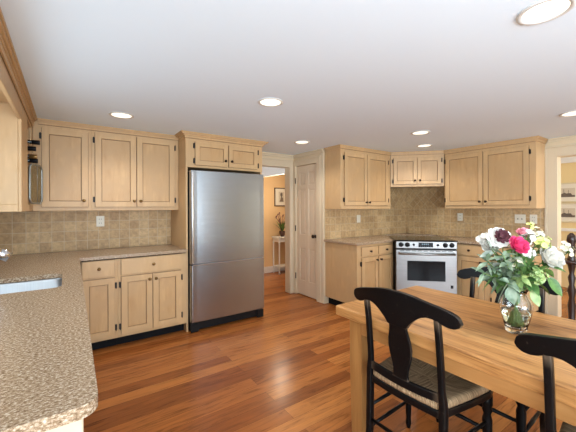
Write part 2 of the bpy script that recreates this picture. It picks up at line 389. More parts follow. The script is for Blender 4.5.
# rear wall with two wide patio windows
m = MB(); z0, z1 = .35, 2.1
m.box(XL - .1, -.25, YF - .1, YF, 0, CEIL); m.box(2.05, XR + .12, YF - .1, YF, 0, CEIL)
for a, b in ((-.25, 2.05),): m.box(a, b, YF - .1, YF, 0, z0); m.box(a, b, YF - .1, YF, z1, CEIL)
struct(m.build('wall_front', M['wallpaint']))
for n_, a, b in ((2, -.25, 2.05),):
    m = MB(); m.box(a, b, YF - .06, YF - .02, z0, z0 + .06); m.box(a, b, YF - .06, YF - .02, z1 - .06, z1)
    for x in (a + .03, (a + b) / 2, b - .03): m.box(x - .03, x + .03, YF - .06, YF - .02, z0 + .06, z1 - .06)
    struct(m.build('window_%d' % n_, M['white'], bevel=.003))
m = MB(); m.box(XL - .06, XL - .02, -2.7, -.2, z0, z0 + .06); m.box(XL - .06, XL - .02, -2.7, -.2, z1 - .06, z1)
for y in (-2.67, -1.45, -.23): m.box(XL - .06, XL - .02, y - .03, y + .03, z0 + .06, z1 - .06)
struct(m.build('window_3', M['white'], bevel=.003))  # frame of the added, unseen opening around the left fill light
# hallway beyond the doorway
HY = 5.67
m = MB(); m.box(1.2, 5.0, HY, HY + .1, 0, 2.6); struct(m.build('wall_hall', M['hallwall']))
m = MB(); m.box(1.1, 1.2, YB + .12, HY + .1, 0, 2.6); m.box(4.9, 5.0, YC + .1, HY, 0, 2.6); struct(m.build('wall_hall_ends', M['hallwall']))
m = MB(); m.prism([(1.2, 1.62), (3.25, 1.98), (3.85, 2.22), (4.9, 2.62), (4.9, 2.68), (1.2, 2.68)], -HY - .0, -YB - .12, FRONT)
o = m.build('ceiling_hall', M['white']); struct(o)
m = MB(); m.box(1.2, 4.9, HY - .018, HY - .0005, 0, .13); struct(m.build('baseboard_hall', M['white'], bevel=.004))
# dining room beyond the right doorway
m = MB(); m.box(6.9, 7.0, -1.3, YC + .1, 0, CEIL); struct(m.build('wall_dining', M['diningwall']))
m = MB(); m.box(5.02, 6.9, 3.0, 3.1, 0, CEIL); m.box(5.02, 5.3, -1.3, -1.2, 0, CEIL); m.box(6.7, 6.9, -1.3, -1.2, 0, CEIL); struct(m.build('wall_dining_ends', M['diningwall']))
m = MB(); m.box(6.85, 6.8995, -1.2, 3.0, CEIL - .105, CEIL - .0005); m.box(6.875, 6.8995, -1.2, 3.0, .95, 1.0); struct(m.build('trim_6', M['white'], bevel=.004))
# tiled backsplashes
m = MB(); m.box(XL + .001, 1.064, YB - .010, YB - .0005, .916, 1.40); struct(m.build('backsplash_back', M['tile_xz']))
m = MB(); m.box(XD + .001, 4.89, YC - .010, YC - .0005, .916, 1.36); m.mi = 1; m.box(XD + .6, 4.89, YC - .010, YC - .0005, 1.36, 1.70); struct(m.build('backsplash_range', [M['tile_xz'], M['tile_xz_d']]))
m = MB(); m.box(XR - .010, XR - .0005, 1.385, YC - .010, .916, 1.36); m.mi = 1; m.box(XR - .010, XR - .0005, 2.3, YC - .010, 1.36, 1.70); struct(m.build('backsplash_right', [M['tile_yz'], M['tile_yz_d']]))

# ================================================================ CABINETS (local: front faces -y, x to the right)
def add_door(parent, x0, x1, z0, z1, y=0.0, knob=None, hinge=None, name='door', fw_=.055, flat=False, kmat='bronze'):
    """knob: (x, z); hinge: 'l' or 'r'"""
    m = MB(); t = .02
    if flat:
        m.box(x0, x1, y - t, y - .0015, z0, z1)
    else:
        m.box(x0, x0 + fw_, y - t, y - .0015, z0, z1); m.box(x1 - fw_, x1, y - t, y - .0015, z0, z1)
        m.box(x0 + fw_, x1 - fw_, y - t, y - .0015, z0, z0 + fw_); m.box(x0 + fw_, x1 - fw_, y - t, y - .0015, z1 - fw_, z1)
        m.mi = 2
        m.box(x0 + fw_ + .0055, x1 - fw_ - .0055, y - .011, y - .0015, z0 + fw_ + .0055, z1 - fw_ - .0055)
        m.mi = 1
        m.box(x0 + fw_, x1 - fw_, y - .006, y - .002, z0 + fw_, z1 - fw_)
    m.mi = 1; g = .0035
    m.box(x0 - g, x1 + g, y - .0022, y - .0003, z0 - g, z1 + g)
    d = m.build(name, [M['maple'], M['glaze'], M['maple_panel']], parent, bevel=.0022, seg=1)
    if knob:
        k = MB(); k.lathe([(.011, 0), (.007, .004), (.006, .012), (.014, .018), (.016, .023), (.012, .029), (.001, .031)], 14, T(knob[0], y - t, knob[1]) @ FRONT)
        k.build('knob', M[kmat], d)
    if hinge:
        hx = x0 - .011 if hinge == 'l' else x1 + .011
        off = .075 if z1 - z0 > .4 else .045
        for z in (z0 + off, z1 - off):
            k = MB(); k.box(hx - .009, hx + .009, y - .006, y - .0003, z - .026, z + .026); k.box(hx - .004, hx + .004, y - .022, y - .006, z - .030, z + .030)
            k.build('hinge', M['hinge'], d)
    return d
def crown(parent, x0, x1, y, side_l=None, side_r=None, p=.06, z1=CEIL - .0008, h=.075, mat='maple'):
    """stepped cornice along the front and, optionally, back along the sides (side = depth)"""
    m = MB(); steps = [(0, .012, h), (.012, p * .45, h * .62), (p * .45, p * .8, h * .4), (p * .8, p, h * .2)]
    for a, b, hh in steps:
        xa, xb = x0 - (b if side_l else 0), x1 + (b if side_r else 0)
        m.box(xa, xb, y - b, y - a, z1 - hh, z1)
        if side_l: m.box(x0 - b, x0 - a, y - a, y + side_l, z1 - hh, z1)
        if side_r: m.box(x1 + a, x1 + b, y - a, y + side_r, z1 - hh, z1)
    m.mi = 1; m.box(x0, x1, y - .003, y - .0005, z1 - h - .0045, z1 - h + .001)
    return m.build('crown_moulding', [M[mat], M['glaze']], parent, bevel=.0015, seg=1)
UB, UT = 1.344, CEIL - .001
def carcass(parent, x0, x1, d, z0, z1, y=0.0, toe=False):
    m = MB(); m.box(x0, x1, y, y + d, z0, z1 - (.0105 if toe else 0))
    o = m.build('carcass', M['maple'], parent, bevel=.002, seg=1)
    if toe:
        m = MB(); m.box(x0, x1, y + .006, y + d, z1 - .010, z1); m.build('worktop_shadow_strip', M['toe'], parent)  # black strip standing in for the shadow under the worktop edge
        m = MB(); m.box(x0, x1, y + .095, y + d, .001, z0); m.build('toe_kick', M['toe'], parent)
    return o
# --- back wall, base units beside the fridge (front plane y = 3.468)
yb = 3.468; D1 = YB - yb - .001
c = thing('base_cabinet', 'maple base cabinet with one drawer over one door, in the left corner', 'cabinet', (.40, yb, 0))
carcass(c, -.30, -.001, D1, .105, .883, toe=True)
add_door(c, .108 - .4, .371 - .4, .715, .870, 0, ((.24 - .4), .795), None, 'drawer', flat=True, kmat='brass'); add_door(c, .108 - .4, .371 - .4, .137, .694, 0, None, 'r')
c = thing('base_cabinet', 'maple base cabinet with one wide drawer over two doors, next to the refrigerator', 'cabinet', (.40, yb, 0))
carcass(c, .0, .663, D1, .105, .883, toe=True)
add_door(c, .028, .613, .715, .870, 0, (.322, .795), None, 'drawer', flat=True, kmat='brass')
add_door(c, .028, .311, .137, .694, 0, (.285, .645), 'l', kmat='brass'); add_door(c, .319, .603, .137, .694, 0, (.345, .645), 'r', kmat='brass')
# --- back wall uppers (front plane y = 3.748)
yu = 3.748; D2 = YB - yu - .0115
c = thing('wall_cabinet', 'single-door maple wall cabinet in the left corner beside the wine bottles', 'cabinet', (0, yu, 0))
carcass(c, -.264, .20, D2, UB, UT); add_door(c, -.196, .171, 1.381, 2.125, 0, (.134, 1.443), 'l', kmat='brass'); crown(c, -.225, .20, 0, p=.05, h=.045)
c = thing('wall_cabinet', 'double-door maple wall cabinet above the outlet, next to the refrigerator', 'cabinet', (0, yu, 0))
carcass(c, .2005, 1.063, D2, UB, UT); add_door(c, .231, .609, 1.381, 2.135, 0, (.588, 1.443), 'l', kmat='brass'); add_door(c, .618, 1.012, 1.381, 2.135, 0, (.652, 1.443), 'r', kmat='brass'); crown(c, .2005, 1.063, 0, p=.05, h=.045)
# --- fridge surround
c = thing('refrigerator_surround', 'tall maple surround with a low two-door cabinet above the refrigerator', 'cabinet', (0, 3.478, 0))
D3 = YB - 3.478 - .001
m = MB(); m.box(1.065, 1.086, 0, D3, .001, 1.82); m.build('side_panel', M['maple'], c, bevel=.002); m = MB(); m.box(2.016, 2.036, .01, D3, .001, 1.82); m.build('side_panel', M['maple'], c, bevel=.002)
carcass(c, 1.065, 2.036, D3, 1.82, UT)
add_door(c, 1.168, 1.556, 1.848, 2.105, 0, (1.525, 1.915), 'l', fw_=.05); add_door(c, 1.572, 1.960, 1.848, 2.105, 0, (1.603, 1.915), 'r', fw_=.05)
crown(c, 1.065, 2.036, 0, .20, .55, p=.062, h=.06)
# --- upper unit left of the range hood
yu2 = 3.04; D4 = YC - yu2 - .0115
c = thing('wall_cabinet', 'double-door maple wall cabinet beside the pantry door, over the single outlet', 'cabinet', (0, yu2, 0))
carcass(c, XD + .004, 4.038, D4, UB, UT); add_door(c, 3.052, 3.494, 1.393, 2.112, 0, (3.466, 1.437), 'l'); add_door(c, 3.504, 3.962, 1.393, 2.112, 0, (3.532, 1.437), 'r'); crown(c, XD + .004, 4.04, 0, .30, None, p=.03, h=.045)
# --- diagonal cabinet over the range
pA, pB = Vector((4.042, 3.040, 0)), Vector((4.572, 2.492, 0)); L = (pB - pA).length; ang = math.atan2(pB.y - pA.y, pB.x - pA.x)
c = thing('wall_cabinet', 'short two-door maple cabinet set diagonally above the range', 'cabinet', pA, ang)
m = MB(); m.prism([(0, 0), (L, 0), (L - .23, .23), (.0 + .23, .23)], 1.675, UT); m.build('carcass', M['maple'], c, bevel=.002, seg=1)
add_door(c, .045, L / 2 - .004, 1.712, 2.108, 0, (L / 2 - .035, 1.765), 'l', fw_=.05); add_door(c, L / 2 + .004, L - .045, 1.712, 2.108, 0, (L / 2 + .035, 1.765), 'r', fw_=.05); crown(c, 0, L, 0, p=.03, h=.045)
# --- right wall uppers (front plane x = 4.573), local x runs towards the camera
c = thing('wall_cabinet', 'wide double-door maple wall cabinet on the right wall above the flowers', 'cabinet', (4.573, 2.490, 0), -PI / 2)
UR = 2.490 - 1.375
carcass(c, .003, UR, XR - 4.573 - .0115, UB, UT); add_door(c, .027, .530, 1.390, 2.105, 0, (.497, 1.437), 'l'); add_door(c, .540, 1.045, 1.390, 2.105, 0, (.573, 1.437), 'r'); crown(c, .003, UR, 0, None, .315, p=.035, h=.055)
# --- base unit between the pantry and the range
yb2 = 2.763
c = thing('base_cabinet', 'maple base cabinet with two drawers and two doors, left of the range', 'cabinet', (0, yb2, 0))
m = MB(); m.prism([(XD + .012, 0), (3.722, 0), (3.722 + .60, .60), (XD + .012, .60)], .105, .883); m.build('carcass', M['maple'], c, bevel=.002, seg=1)
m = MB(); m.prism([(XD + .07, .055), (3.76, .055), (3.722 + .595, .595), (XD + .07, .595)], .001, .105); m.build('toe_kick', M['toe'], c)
for a, b, s in ((3.072, 3.384, 'l'), (3.402, 3.700, 'r')):
    add_door(c, a, b, .742, .852, 0, ((a + b) / 2, .795), None, 'drawer', flat=True)
    add_door(c, a, b, .135, .715, 0, (b - .03 if s == 'l' else a + .03, .672), s)
# --- base units on the right wall (front plane x = 4.297)
for a, b, lab in ((2.236, 1.812, 'maple base cabinet right of the range, next to the stove and behind the bouquet'), (1.811, 1.395, 'maple base cabinet at the doorway end of the right wall counter')):
    c = thing('base_cabinet', lab, 'cabinet', (4.297, a, 0), -PI / 2); w = a - b
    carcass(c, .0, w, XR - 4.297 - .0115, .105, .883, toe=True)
    add_door(c, .07, w - .02, .735, .860, 0, (w / 2 + .02, .80), None, 'drawer', flat=True); add_door(c, .07, w - .02, .135, .715, 0, (w - .05, .66), 'l')
# --- sink run along the left wall (fronts face +x, hidden from this side)
ys = [.90, 1.62, 2.26, 2.80, 3.44]
labs = ['cream panelled base cabinet under the near rounded end of the granite counter', 'maple base cabinet under the near part of the sink counter', 'maple sink base cabinet under the steel sink', 'maple corner base cabinet under the far end of the sink counter']
for i in range(4):
    a, b = ys[i], ys[i + 1] - .001
    c = thing('base_cabinet', labs[i], 'cabinet', (.03 if i == 0 else -.005, a, 0), PI / 2); w = b - a
    m = MB(); m.box(.0, w, 0, .59, .105, .883 if i != 2 else .66); m.build('carcass', M['cream'] if i == 0 else M['maple'], c, bevel=.006 if i == 0 else .002)
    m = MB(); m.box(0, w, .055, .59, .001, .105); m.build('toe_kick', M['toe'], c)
    if i: add_door(c, .03, w - .03, .137, .694, 0, (w - .06, .645), 'l'); add_door(c, .03, w - .03, .715, .868 if i != 2 else .87, 0, (w / 2, .795), None, 'drawer', flat=True)
# --- left wall upper with the bottle niche (front plane x = -.24)
c = thing('wall_cabinet', 'tall maple wall cabinet with an open niche of wine bottles beside the sink window', 'cabinet', (-.265, 2.913, 0), PI / 2)
m = MB(); Ln = 3.70 - 2.913
m.box(0, Ln, .02, .330, UB, UB + .05); m.box(0, Ln, .02, .330, 2.09, UT); m.box(0, .02, .02, .330, UB + .05, 2.09); m.box(Ln - .02, Ln, .02, .330, UB + .05, 2.09); m.box(.02, Ln - .02, .310, .330, UB + .05, 2.09)
m.build('carcass', M['maple'], c, bevel=.002, seg=1)
m = MB(); m.box(0, .40, 0, .0195, UB, UT); m.box(.765, Ln + .045, 0, .0195, UB, UT); m.box(.40, .765, 0, .0195, UB, UB + .055); m.box(.40, .765, 0, .0195, 2.10, UT); m.build('face_frame', M['maple'], c, bevel=.003)
m = MB(); m.box(.021, Ln - .021, .022, .309, 1.745, 1.757)
for y in (1.83, 1.90, 1.97): m.box(.021, Ln - .021, .022, .05, y - .004, y + .004)
m.build('rack_shelf', M['maple'], c)
crown(c, -1.9, Ln + .0, 0, p=.04, h=.085)
m = MB(); m.box(-1.9, -.001, .001, .022, 2.0, CEIL - .001); m.box(-1.9, -.001, .022, .33, 2.10, CEIL - .001); m.build('valance', M['maple'], c, bevel=.003)

# ================================================================ COUNTERTOPS AND SINK
def slab(name, outer, holes, z0, z1, mat):
    bm = bmesh.new(); edges = []
    for loop in [outer] + holes:
        vs = [bm.verts.new((x, y, z0)) for x, y in loop]
        edges += [bm.edges.new((vs[i], vs[(i + 1) % len(vs)])) for i in range(len(vs))]
    bmesh.ops.triangle_fill(bm, use_beauty=True, use_dissolve=False, edges=edges)
    r = bmesh.ops.extrude_face_region(bm, geom=bm.faces[:])
    for v in [g for g in r['geom'] if isinstance(g, bmesh.types.BMVert)]: v.co.z = z1
    b = MB(); b.bm.free(); b.bm = bm
    return b.build(name, mat, bevel=.005, seg=2)
def rrect(x0, x1, y0, y1, r, n=6):
    out = []
    for cx, cy, a in ((x1 - r, y0 + r, -PI / 2), (x1 - r, y1 - r, 0), (x0 + r, y1 - r, PI / 2), (x0 + r, y0 + r, PI)):
        out += [(cx + r * math.cos(a + PI / 2 * k / n), cy + r * math.sin(a + PI / 2 * k / n)) for k in range(n + 1)]
    return out
r = .045; corner = [(.060 - r + r * math.cos(-PI / 2 + PI / 2 * k / 8), .858 + r + r * math.sin(-PI / 2 + PI / 2 * k / 8)) for k in range(9)]
outer = [(XL + .001, .858)] + corner + [(.088, 3.441), (1.064, 3.441), (1.064, YB - .0105), (XL + .001, YB - .0105)]
SX0, SX1, SY0, SY1 = -.47, -.03, 2.235, 2.715
tag(slab('countertop', outer, [rrect(SX0, SX1, SY0, SY1, .045)], .884, .914, M['granite']), 'speckled brown granite worktop turning the corner from the sink to the refrigerator', 'countertop')
tag(slab('countertop', [(XD - .022, 2.735), (3.700, 2.735), (4.325, 3.3555), (XD + .002, 3.3555), (XD - .022, 3.355)], [], .884, .914, M['granite']), 'granite worktop on the base cabinet left of the range', 'countertop')
tag(slab('countertop', [(4.27, 1.39), (XR - .0105, 1.39), (XR - .0105, 3.3555), (4.332, 3.3555), (4.332, 3.35), (4.882, 2.805), (4.27, 2.208)], [], .884, .914, M['granite']), 'granite worktop along the right wall, from behind the range to the dining doorway', 'countertop')
s = thing('sink', 'undermounted stainless steel sink set in the granite worktop', 'sink', (0, 0, .883))
m = MB(); n = 7
rings = [[(x, y, z) for x, y in rrect(SX0 - e, SX1 + e, SY0 - e, SY1 + e, max(.045 + e, .02), n)] for e, z in ((.022, 0), (.002, 0), (.0, -.01), (-.012, -.15), (-.05, -.185), (-.15, -.19))]
m.loft(rings, cap=False); m.bm.faces.new([v for v in m.bm.verts][-len(rings[0]):])
o = m.build('basin', M['steel_sink'], s)
m = MB(); m.lathe([(.04, 0), (.04, .004), (.02, .004), (.018, .001)], 18, T(-.25, 2.52, -.188)); m.build('drain', M['chrome'], s)
s = thing('faucet', 'low silver faucet spout reaching over the sink at the left edge', 'faucet', (-.54, 2.50, .915))
m = MB(); m.lathe([(.03, 0), (.03, .012), (.018, .02), (.016, .12)], 16); m.build('base', M['chrome'], s)
m = MB(); m.tube([(0, 0, .12), (.01, 0, .17), (.05, 0, .205), (.12, 0, .21), (.20, 0, .19)], [.016, .016, .016, .017, .020], 12); m.build('spout', M['chrome'], s)
m = MB(); m.tube([(.18, 0, .196), (.22, 0, .183), (.255, 0, .160)], [.028, .033, .031], 14); m.build('spray_head', M['chrome'], s)
m = MB(); m.tube([(0, .012, .08), (0, .05, .10), (0, .09, .125)], [.012, .008, .009], 10); m.build('handle', M['chrome'], s)

# ================================================================ REFRIGERATOR
f = thing('refrigerator', 'tall stainless steel refrigerator with a bottom freezer drawer, beside the doorway', 'refrigerator', (1.093, 3.379, 0))
Wf = .918
m = MB(); m.box(.004, Wf - .004, .075, .690, .012, 1.772); m.build('body', M['black'], f, bevel=.004)
def curved_door(z0, z1, bulge=.012):
    m = MB(); N = 14; prof = []
    for i in range(N + 1):
        t = i / N; x = Wf * t; e = min(t, 1 - t) * Wf
        y = bulge - bulge * (1 - (2 * t - 1) ** 2) + (0.018 * (1 - e / .03) ** 2 if e < .03 else 0)
        prof.append((x, y))
    # rounded ends
    prof = [(0.0, .03), (.004, .016), (.012, .008)] + [p for p in prof if .02 < p[0] < Wf - .02] + [(Wf - .012, .008), (Wf - .004, .016), (Wf, .03)]
    m.prism(prof + [(Wf, .068), (0, .068)], z0, z1)
    return m
curved_door(.752, 1.778).build('refrigerator_door', M['steel'], f, bevel=.004)
curved_door(.118, .740).build('freezer_drawer', M['steel'], f, bevel=.004)
m = MB(); m.box(.010, .030, -.004, .008, .765, 1.765); m.build('door_handle', M['chrome'], f, bevel=.006); 
m = MB(); m.box(.02, Wf - .02, -.006, .010, .7405, .7505); m.build('drawer_handle', M['chrome'], f, bevel=.003)
m = MB(); m.box(.004, Wf - .004, .05, .0745, .02, .112); m.box(.004, .09, .03, .05, .006, .10); m.box(Wf - .09, Wf - .004, .03, .05, .006, .10); m.box(.03, .07, .1, .14, 0.0, .012); m.box(Wf - .07, Wf - .03, .1, .14, 0.0, .012); m.build('base_grille', M['black'], f, bevel=.004)

# ================================================================ RANGE (diagonal, local front faces -y)
rg = thing('range', 'stainless steel slide-in range with a black cooktop, set across the kitchen corner', 'range', (3.86, 2.35, 0), -PI / 4)
h = .379
m = MB(); m.box(-h, h, .035, .655, .02, .905); m.box(-h + .03, h - .03, .06, .6, .0, .02); m.build('body', M['black'], rg, bevel=.003)
m = MB(); m.box(-h - .012, h + .012, .002, .655, .917, .929); m.build('cooktop', M['blackglass'], rg, bevel=.004)
for x, y, r_ in ((-.2, .2, .10), (.2, .2, .08), (-.2, .47, .08), (.2, .47, .10)):
    m = MB(); m.lathe([(r_, 0), (r_, .0006), (r_ - .004, .0006), (r_ - .004, 0)], 32, T(x, y, .9292), cap=False); m.build('burner_ring', M['slot'], rg)
p = MB(); p.prism([(-h, .0), (h, .0), (h, .035), (-h, .035)], .818, .912); cp = p.build('control_panel', M['steel_range'], rg, bevel=.006)
for x in (-.315, -.235, .235, .315):
    m = MB(); m.lathe([(.031, 0), (.031, .006), (.026, .01), (.022, .03), (.018, .034), (.001, .035)], 20, T(x, 0, .868) @ FRONT); m.build('knob', M['black'], cp)
for x in (-.155, .145):
    m = MB(); m.lathe([(.016, 0), (.014, .012), (.001, .013)], 16, T(x, 0, .868) @ FRONT); m.build('small_knob', M['black'], cp)
m = MB(); m.box(-.095, .085, -.004, .001, .838, .898); m.mi = 1
for i in range(4): m.box(-.055 + i * .024, -.040 + i * .024, -.0045, -.0038, .868, .886)
for i in range(6): m.box(-.075 + i * .024, -.065 + i * .024, -.0045, -.0038, .848, .852)
m.build('clock_display', [M['display'], M['digits']], cp)
m = MB(); m.box(-h, h, .004, .034, .235, .800); od = m.build('oven_door', M['steel_range'], rg, bevel=.006)
m = MB(); m.box(-.237, .237, -.001, .006, .392, .655); m.build('window', M['blackglass'], od, bevel=.0035)
m = MB(); m.tube([(-.335, -.002, .762), (-.335, -.04, .752)], .010); m.tube([(.335, -.002, .762), (.335, -.04, .752)], .010); m.tube([(-.345, -.042, .752), (0, -.048, .748), (.345, -.042, .752)], .013, 12); m.build('handle', M['steel_range'], od)
m = MB()
for i in range(9): m.box(-.33 + i * .075, -.275 + i * .075, .0025, .0045, .783, .790)
m.build('vent_slots', M['black'], od)
m = MB(); m.box(.300, .332, .002, .0045, .305, .345); m.build('badge', M['black'], od)
m = MB(); m.box(-h, h, .006, .034, .05, .225); m.build('drawer', M['steel_range'], rg, bevel=.006)

# ================================================================ OUTLETS AND SWITCHES
def plate(name, loc, rz, w, label, kind, cat):
    t = thing(name, label, cat, loc, rz)
    m = MB(); m.box(-w / 2, w / 2, -.006, 0, -.0585, .0585); m.build('cover_plate', M['plate'], t, bevel=.002)
    gangs = 1 if w < .1 else 2
    for g in range(gangs):
        x = (g - (gangs - 1) / 2) * .046
        if kind == 'outlet':
            m = MB()
            for z in (-.022, .022):
                m.box(x - .012, x - .008, -.0075, -.006, z - .006, z + .008); m.box(x + .008, x + .012, -.0075, -.006, z - .006, z + .008)
            m.build('socket', M['slot'], t)
        elif kind == 'rocker':
            m = MB(); m.box(x - .016, x + .016, -.010, -.006, -.033, .033); m.build('rocker', M['plate'], t, bevel=.002)
        else:
            m = MB(); m.box(x - .005, x + .005, -.018, -.006, -.010, .010); m.build('toggle', M['slot'], t, bevel=.002)
plate('wall_outlet', (.300, YB - .0105, 1.222), 0, .078, 'ivory outlet on the tiles left of the refrigerator', 'outlet', 'outlet')
plate('wall_switch', (3.677, YC - .0105, 1.190), 0, .078, 'ivory plate on the tiles between pantry door and range', 'rocker', 'switch')
plate('wall_outlet', (XR - .0105, 2.42, 1.213), -PI / 2, .078, 'ivory outlet on the right wall tiles nearest the range', 'outlet', 'outlet')
plate('wall_switch', (XR - .0105, 1.645, 1.205), -PI / 2, .122, 'wide double ivory switch plate above the flowers', 'toggle', 'switch')
plate('wall_outlet', (XR - .0105, 1.500, 1.205), -PI / 2, .078, 'ivory outlet right of the double switch plate', 'outlet', 'outlet')

# ================================================================ RECESSED CEILING LIGHTS
lamps = [(.40, 3.17, 'recessed ceiling light above the upper cabinets at left'), (1.32, 2.12, 'recessed ceiling light in front of the refrigerator, centre of the ceiling'),
         (2.455, 3.188, 'small recessed ceiling light in front of the pantry door'), (3.248, 2.04, 'recessed ceiling light second nearest the range'),
         (3.975, 2.44, 'recessed ceiling light closest to the range corner cabinet'), (1.675, .470, 'large recessed ceiling light at the top right, nearest the viewer'), (3.72, .84, 'recessed ceiling light at the right edge above the flowers')]
lamp0 = None
for x, y, lab in lamps:
    if lamp0 is None:
        lamp0 = thing('ceiling_light', lab, 'ceiling light', (x, y, CEIL), 0, 'recessed lights in the kitchen ceiling')
        m = MB(); m.lathe([(.080, -.0005), (.100, -.0005), (.102, -.004), (.095, -.008), (.084, -.007), (.080, -.002)], 32, cap=False); m.build('trim_ring', M['ring'], lamp0)
        m = MB(); m.lathe([(.083, -.003), (.07, -.0045), (.04, -.006), (.001, -.0065)], 32, cap=False); m.build('lens', M['lens'], lamp0)
    else:
        dup(lamp0, (x, y, CEIL), 0, lab)
    d = bpy.data.lights.new('downlight', 'SPOT'); d.energy = LAMP_POWER; d.color = LAMP_COLOR; d.spot_size = math.radians(140); d.spot_blend = 0.8; d.shadow_soft_size = .07
    o = bpy.data.objects.new('downlight', d); COL.objects.link(o); o.location = (x, y, CEIL - .02)
d = bpy.data.lights.new('hall_lamp', 'POINT'); d.energy = 19; d.color = (1, .86, .66); d.shadow_soft_size = .12
o = bpy.data.objects.new('hall_lamp', d); COL.objects.link(o); o.location = (3.2, 4.75, 1.75)

# ================================================================ HALL: console, plant, picture
c = thing('console_table', 'slim white console table in the hallway under the framed picture', 'table', (3.70, 5.47, 0))
m = MB(); m.box(-.19, .45, -.13, .15, .735, .765); m.box(-.17, .43, -.11, .13, .66, .735); m.build('top', M['white'], c, bevel=.004)
m = MB(); m.box(-.16, .42, -.10, .12, .14, .16); m.build('shelf', M['white'], c, bevel=.003)
for x, y in ((-.16, -.10), (-.16, .12), (.42, -.10), (.42, .12)):
    m = MB(); m.lathe([(.012, 0), (.016, .03), (.012, .06), (.016, .3), (.014, .6), (.02, .64), (.02, .665)], 10, T(x, y, .001)); m.build('leg', M['white'], c)
c = thing('potted_plant', 'leafy dark plant in a small pot on the hallway console table', 'plant', (3.66, 5.44, .766))
m = MB(); m.lathe([(.04, 0), (.055, .05), (.06, .11), (.055, .115), (.05, .10), (.001, .10)], 16); m.build('pot', plain('dark_clay', (.07, .03, .02), .5), c)
m = MB(); random.seed(3)
for k in range(15):
    a = k * 2.4; L_ = random.uniform(.16, .30); lean = random.uniform(.3, .95)
    def lf(u, v, a=a, L_=L_, lean=lean):
        w = .016 * math.sin(PI * min(1, u * .95 + .05)); rr_ = L_ * lean * u; z = .10 + L_ * (u - .45 * lean * u * u) * 1.1
        return Vector((rr_ * math.cos(a) - (v - .5) * 2 * w * math.sin(a), rr_ * math.sin(a) + (v - .5) * 2 * w * math.cos(a), z))
    m.grid(lf, 8, 2)
m.build('leaves', M['leaf'], c, fix=False)
m = MB()
for a, rr_, z in ((3.3, .17, .40), (3.0, .10, .44), (0.2, .02, .42), (3.8, .2, .34), (2.6, .06, .47), (0.0, .09, .46)):
    m.tube([(0, 0, .1), (rr_ * .5 * math.cos(a), rr_ * .5 * math.sin(a), z * .75), (rr_ * math.cos(a), rr_ * math.sin(a), z)], .004, 6)
    for k in range(5):
        b = k * 1.256; m.grid(lambda u, v, b=b, a=a, rr_=rr_, z=z: Vector((rr_ * math.cos(a) + math.cos(b) * .035 * u + (v - .5) * .03 * math.sin(PI * u) * -math.sin(b), rr_ * math.sin(a) + (v - .5) * .03 * math.sin(PI * u) * math.cos(b), z + math.sin(b) * .035 * u + .008 * u)), 4, 2)
m.build('blossoms', M['burgundy'], c, fix=False)
def picture(loc, rz, w, hgt, label, frame, scene):
    t = thing('framed_picture', label, 'picture', loc, rz)
    m = MB(); fw2 = .022
    m.box(-w / 2, -w / 2 + fw2, -.02, 0, -hgt / 2, hgt / 2); m.box(w / 2 - fw2, w / 2, -.02, 0, -hgt / 2, hgt / 2); m.box(-w / 2 + fw2, w / 2 - fw2, -.02, 0, -hgt / 2, -hgt / 2 + fw2); m.box(-w / 2 + fw2, w / 2 - fw2, -.02, 0, hgt / 2 - fw2, hgt / 2)
    m.build('frame', M[frame], t, bevel=.003)
    m = MB(); m.box(-w / 2 + fw2, w / 2 - fw2, -.008, -.002, -hgt / 2 + fw2, hgt / 2 - fw2); m.build('mat_board', M['mat_board'], t)
    m = MB(); scene(m); m.build('print', [M['wash'], M['ink']], t)
def figure(m):
    m.box(-.07, .07, -.0095, -.0081, -.115, .115); m.mi = 1
    m.prism([(-.045, -.1), (.055, -.1), (.04, -.02), (.01, .005), (.03, .03), (.03, .08), (0, .1), (-.03, .075), (-.025, .03), (-.01, 0), (-.02, -.03)], .0096, .0105, FRONT)
def boat(m):
    m.box(-.145, .085, -.0095, -.0081, -.075, .075); m.mi = 1
    m.box(-.145, .085, -.0105, -.0096, -.075, -.042); m.prism([(-.11, -.042), (.05, -.042), (.03, -.01), (-.03, -.015), (-.05, .0), (-.09, -.02)], .0096, .0106, FRONT); m.box(-.062, -.056, -.0105, -.0096, -.042, .06); m.box(-.002, .003, -.0105, -.0096, -.03, .045)
picture((3.79, HY - .001, 1.595), 0, .36, .40, 'dark wood framed portrait print on the apricot hallway wall', 'frame_dark', figure)
picture((6.899, 1.63, 1.60), -PI / 2, .40, .33, 'upper pale framed boat print on the yellow dining room wall', 'frame_pale', boat)
picture((6.899, 1.63, 1.262), -PI / 2, .40, .33, 'lower pale framed boat print on the yellow dining room wall', 'frame_pale', boat)
# dark turned stand near the dining room doorway
c = thing('wooden_stand', 'dark turned-wood stand with a small round shelf at the right edge behind the table', 'stand', (4.46, 1.03, 0))
m = MB(); m.lathe([(.045, .06), (.05, .10), (.028, .16), (.036, .30), (.024, .38), (.040, .46), (.022, .52), (.034, .60), (.020, .64), (.030, .70), (.038, .74), (.038, .80), (.026, .84), (.040, .90), (.030, .96), (.044, 1.0), (.036, 1.05), (.012, 1.08)], 18); m.build('post', M['darkwood'], c)
m = MB(); m.lathe([(.02, .752), (.13, .757), (.14, .766), (.14, .786), (.132, .790), (.02, .786)], 28); m.build('shelf', M['darkwood'], c)
for k in range(3):
    a = k * 2.094 + .5; m = MB(); m.tube([(.03 * math.cos(a), .03 * math.sin(a), .12), (.12 * math.cos(a), .12 * math.sin(a), .10), (.22 * math.cos(a), .22 * math.sin(a), .017)], [.022, .018, .016], 10); m.build('leg', M['darkwood'], c)

